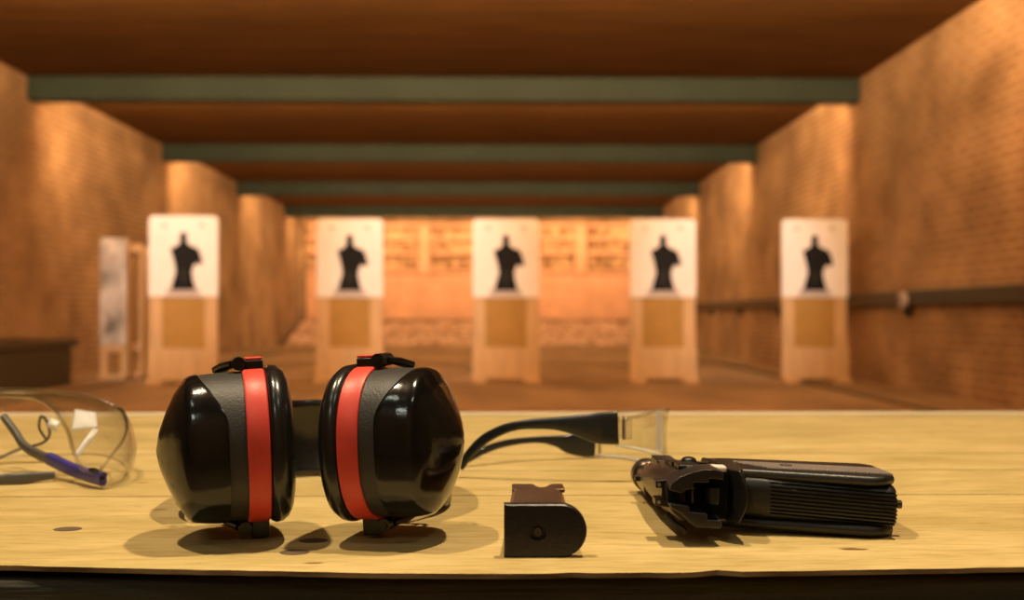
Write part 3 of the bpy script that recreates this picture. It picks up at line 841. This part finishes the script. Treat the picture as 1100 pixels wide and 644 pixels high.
def glasses_left():
    ox, oy = -.31, .69
    root = empty('safety_glasses', (ox, oy, TZ))
    def W(px, py, D): return Vector((X(px, D)-ox, D-oy, .109-(py-HY)/F*D))
    path = [(-.2465, .640), (-.2440, .652), (-.2435, .670), (-.2490, .692), (-.264, .720), (-.292, .745), (-.330, .754), (-.365, .748), (-.388, .728), (-.392, .705)]
    zb = [.002, .0015, .0015, .003, .006, .008, .006, .004, .004, .006]
    zt = [.012, .020, .027, .035, .043, .049, .052, .052, .046, .030]
    lens, bot, top = lens_sheet([(x-ox, y-oy) for x, y in path], zb, zt, -.005, 'lens', M['lens'], root)
    bm = bmesh.new(); tube(bm, top[::3]+[top[-1]], .0011, 8); obj('upper_rim', bm, M['lens_rim'], lens, smooth=True)
    bm = bmesh.new(); tube(bm, bot[::3]+[bot[-1]], .0009, 8); obj('lower_rim', bm, M['lens_rim'], lens, smooth=True)
    # brow shield: clear curved top surface leaning back over the eyes, and side shield edge
    side = [(W(112, 508, .642)), W(92, 502, .648), W(82, 482, .66), W(76, 462, .68), W(62, 440, .70), W(44, 428, .72), W(20, 425, .735), W(-20, 424, .74)]
    bm = bmesh.new(); tube(bm, spline(side, 6), .0013, 8); obj('inner_rim', bm, M['lens_rim'], lens, smooth=True)
    # brow sheet between inner rim and the lens top
    inner = spline(side, 6); outer = top[:int(len(top)*.82)]
    bm = bmesh.new(); nI = 36; G = []
    for i in range(nI+1):
        a = inner[int(i/nI*(len(inner)-1))]; b = outer[int(i/nI*(len(outer)-1))]
        row = []
        for j in range(7):
            v = j/6; q = a.lerp(b, v); q.z += .004*math.sin(PI*v); row.append(bm.verts.new(q))
        G.append(row)
    for i in range(nI):
        for j in range(6): bm.faces.new((G[i][j], G[i+1][j], G[i+1][j+1], G[i][j+1]))
    o = obj('side_shield', bm, M['lens'], lens, smooth=True, angle=180)
    s = o.modifiers.new('solid', 'SOLIDIFY'); s.thickness = .0016; s.offset = 0
    def tab(nm, quad, m_):
        bm = bmesh.new(); a, b, c, d = [W(*q) for q in quad]; G = []
        for i in range(9):
            row = []
            for j in range(9):
                u, v = i/8, j/8
                p = a.lerp(b, u).lerp(d.lerp(c, u), v); p.y -= .003*math.sin(PI*u)*math.sin(PI*v); row.append(bm.verts.new(p))
            G.append(row)
        for i in range(8):
            for j in range(8): bm.faces.new((G[i][j], G[i+1][j], G[i+1][j+1], G[i][j+1]))
        o = obj(nm, bm, m_, lens, smooth=True, angle=180); q = o.modifiers.new('solid', 'SOLIDIFY'); q.thickness = .0012; q.offset = 0
    tab('highlight_tab', [(80, 461, .690), (108, 458, .690), (106, 442, .706), (84, 439, .706)], M['frost_glint'])  # whitish tabs and strip added in place of reflections on the lens
    tab('highlight_strip', [(83, 487, .668), (88, 489, .668), (109, 461, .684), (103, 459, .684)], M['frost_glint'])
    tab('highlight_tab', [(54, 456, .715), (64, 462, .710), (68, 452, .712), (58, 448, .717)], M['frost_glint'])
    # temples
    bl = spline([W(114, 513, .640), W(100, 509, .652), W(80, 502, .670), W(57, 491, .690)], 6)
    bm = bmesh.new(); tube(bm, bl, 0, 16, rs=[(.0026, .0042)]*len(bl)); tp = obj('temple_sleeve', bm, M['blue'], root, smooth=True); tp['label'] = 'blue temple sleeve'
    gr = spline([W(59, 492, .689), W(46, 487, .70), W(30, 477, .712), W(20, 462, .722), W(8, 446, .73)], 6)
    bm = bmesh.new(); tube(bm, gr, 0, 16, rs=[(.0022, .0036-.0014*i/len(gr)) for i in range(len(gr))]); obj('temple', bm, M['greyplastic'], root, smooth=True)
    g2 = spline([W(63, 508.5, .672), W(46, 510, .668), W(30, 512, .662), W(12, 513, .66), W(-10, 513, .662), W(-60, 497, .695), W(-72, 485, .71)], 6)
    bm = bmesh.new(); tube(bm, g2, 0, 16, rs=[(.0020, .0026+.0012*min(1, i/12)) for i in range(len(g2))]); obj('temple', bm, M['greyplastic'], root, smooth=True)
    cd = spline([W(2, 491, .745), W(25, 481, .755), W(48, 475, .76), W(57, 466, .758), W(54, 452, .75), W(48, 446, .748), W(46, 458, .75), W(53, 470, .75)], 6)
    bm = bmesh.new(); tube(bm, cd, .0010, 8); obj('nose_wire', bm, M['greyplastic'], root, smooth=True)
    bm = bmesh.new(); tube(bm, spline([W(100, 503, .645), W(106, 503, .643), W(112, 508, .640), W(113, 514, .639)], 5), .0012, 8); obj('hinge_clip', bm, M['hard'], root, smooth=True)
    tag(root, 'clear safety glasses with blue temple sleeve at left end of bench', 'glasses')
glasses_left()

# ------------------------------------------------------------------ lights
def area(loc, rot, sx, sy, power, col, spread=180):
    l = bpy.data.lights.new('area_light', 'AREA'); l.shape = 'RECTANGLE'; l.size = sx; l.size_y = sy; l.energy = power; l.color = col
    l.spread = math.radians(spread)
    o = bpy.data.objects.new('area_light', l); C.objects.link(o); o.location = loc; o.rotation_euler = rot; return o
TUNG = (1, .56, .26)
# floodlights behind every beam, aimed down range and slightly down
for k, y in enumerate(BD):
    if k == 5: pass
    for j, x in enumerate((-4.9, -2.9, -.65, 1.6, 3.6)):
        p = (12, 62, 64, 66, 64, 42)[k]
        area((x, y+.30, H-.23), (math.radians(80), 0, 0), .5, .14, p, TUNG)
    o = area((-.65, y+.30, H-.17), (math.radians(150), 0, 0), 9.0, .06, (60, 1000, 560, 400, 240, 15)[k], TUNG, 170)  # added unseen strip facing up, brightens the ceiling behind the beam
# target lights: spots behind the offscreen beam
for x in (-4.0, -.9, 2.8):
    l = bpy.data.lights.new('target_spot', 'SPOT'); l.energy = 560; l.spot_size = math.radians(34); l.spot_blend = .8; l.color = (1, .80, .70); l.shadow_soft_size = .12
    o = bpy.data.objects.new('target_spot', l); C.objects.link(o); o.location = (x, BD[1]+.35, H-.2)
    d = Vector((x*1.02, DT, 1.3)) - Vector(o.location); o.rotation_euler = d.to_track_quat('-Z', 'Y').to_euler()
# booth lamps over the bench
for x, y, z, e in ((-.56, .46, 1.75, 110), (.33, .58, 1.75, 130)):
    l = bpy.data.lights.new('booth_lamp', 'POINT'); l.energy = e; l.color = (1, .79, .50); l.shadow_soft_size = .026
    o = bpy.data.objects.new('booth_lamp', l); C.objects.link(o); o.location = (x, y, TZ+z)
# cooler tube lamps of the room behind the shooter
for x, y, z, sx, sy, e in ((-.55, -1.0, 1.15, .30, .17, 2.2), (.75, -.7, 1.9, .36, .12, 2.8), (-.9, -.5, 1.9, .36, .12, 2.2)):
    o = area((x, y, TZ+z), (0, 0, 0), sx, sy, e, (.95, 1.0, .80))
    d = Vector((-.1, .5, TZ)) - Vector(o.location); o.rotation_euler = d.to_track_quat('-Z', 'Y').to_euler()
w = bpy.data.worlds.new('world'); scene.world = w; w.use_nodes = True
w.node_tree.nodes['Background'].inputs[0].default_value = (.5, .3, .15, 1); w.node_tree.nodes['Background'].inputs[1].default_value = .02
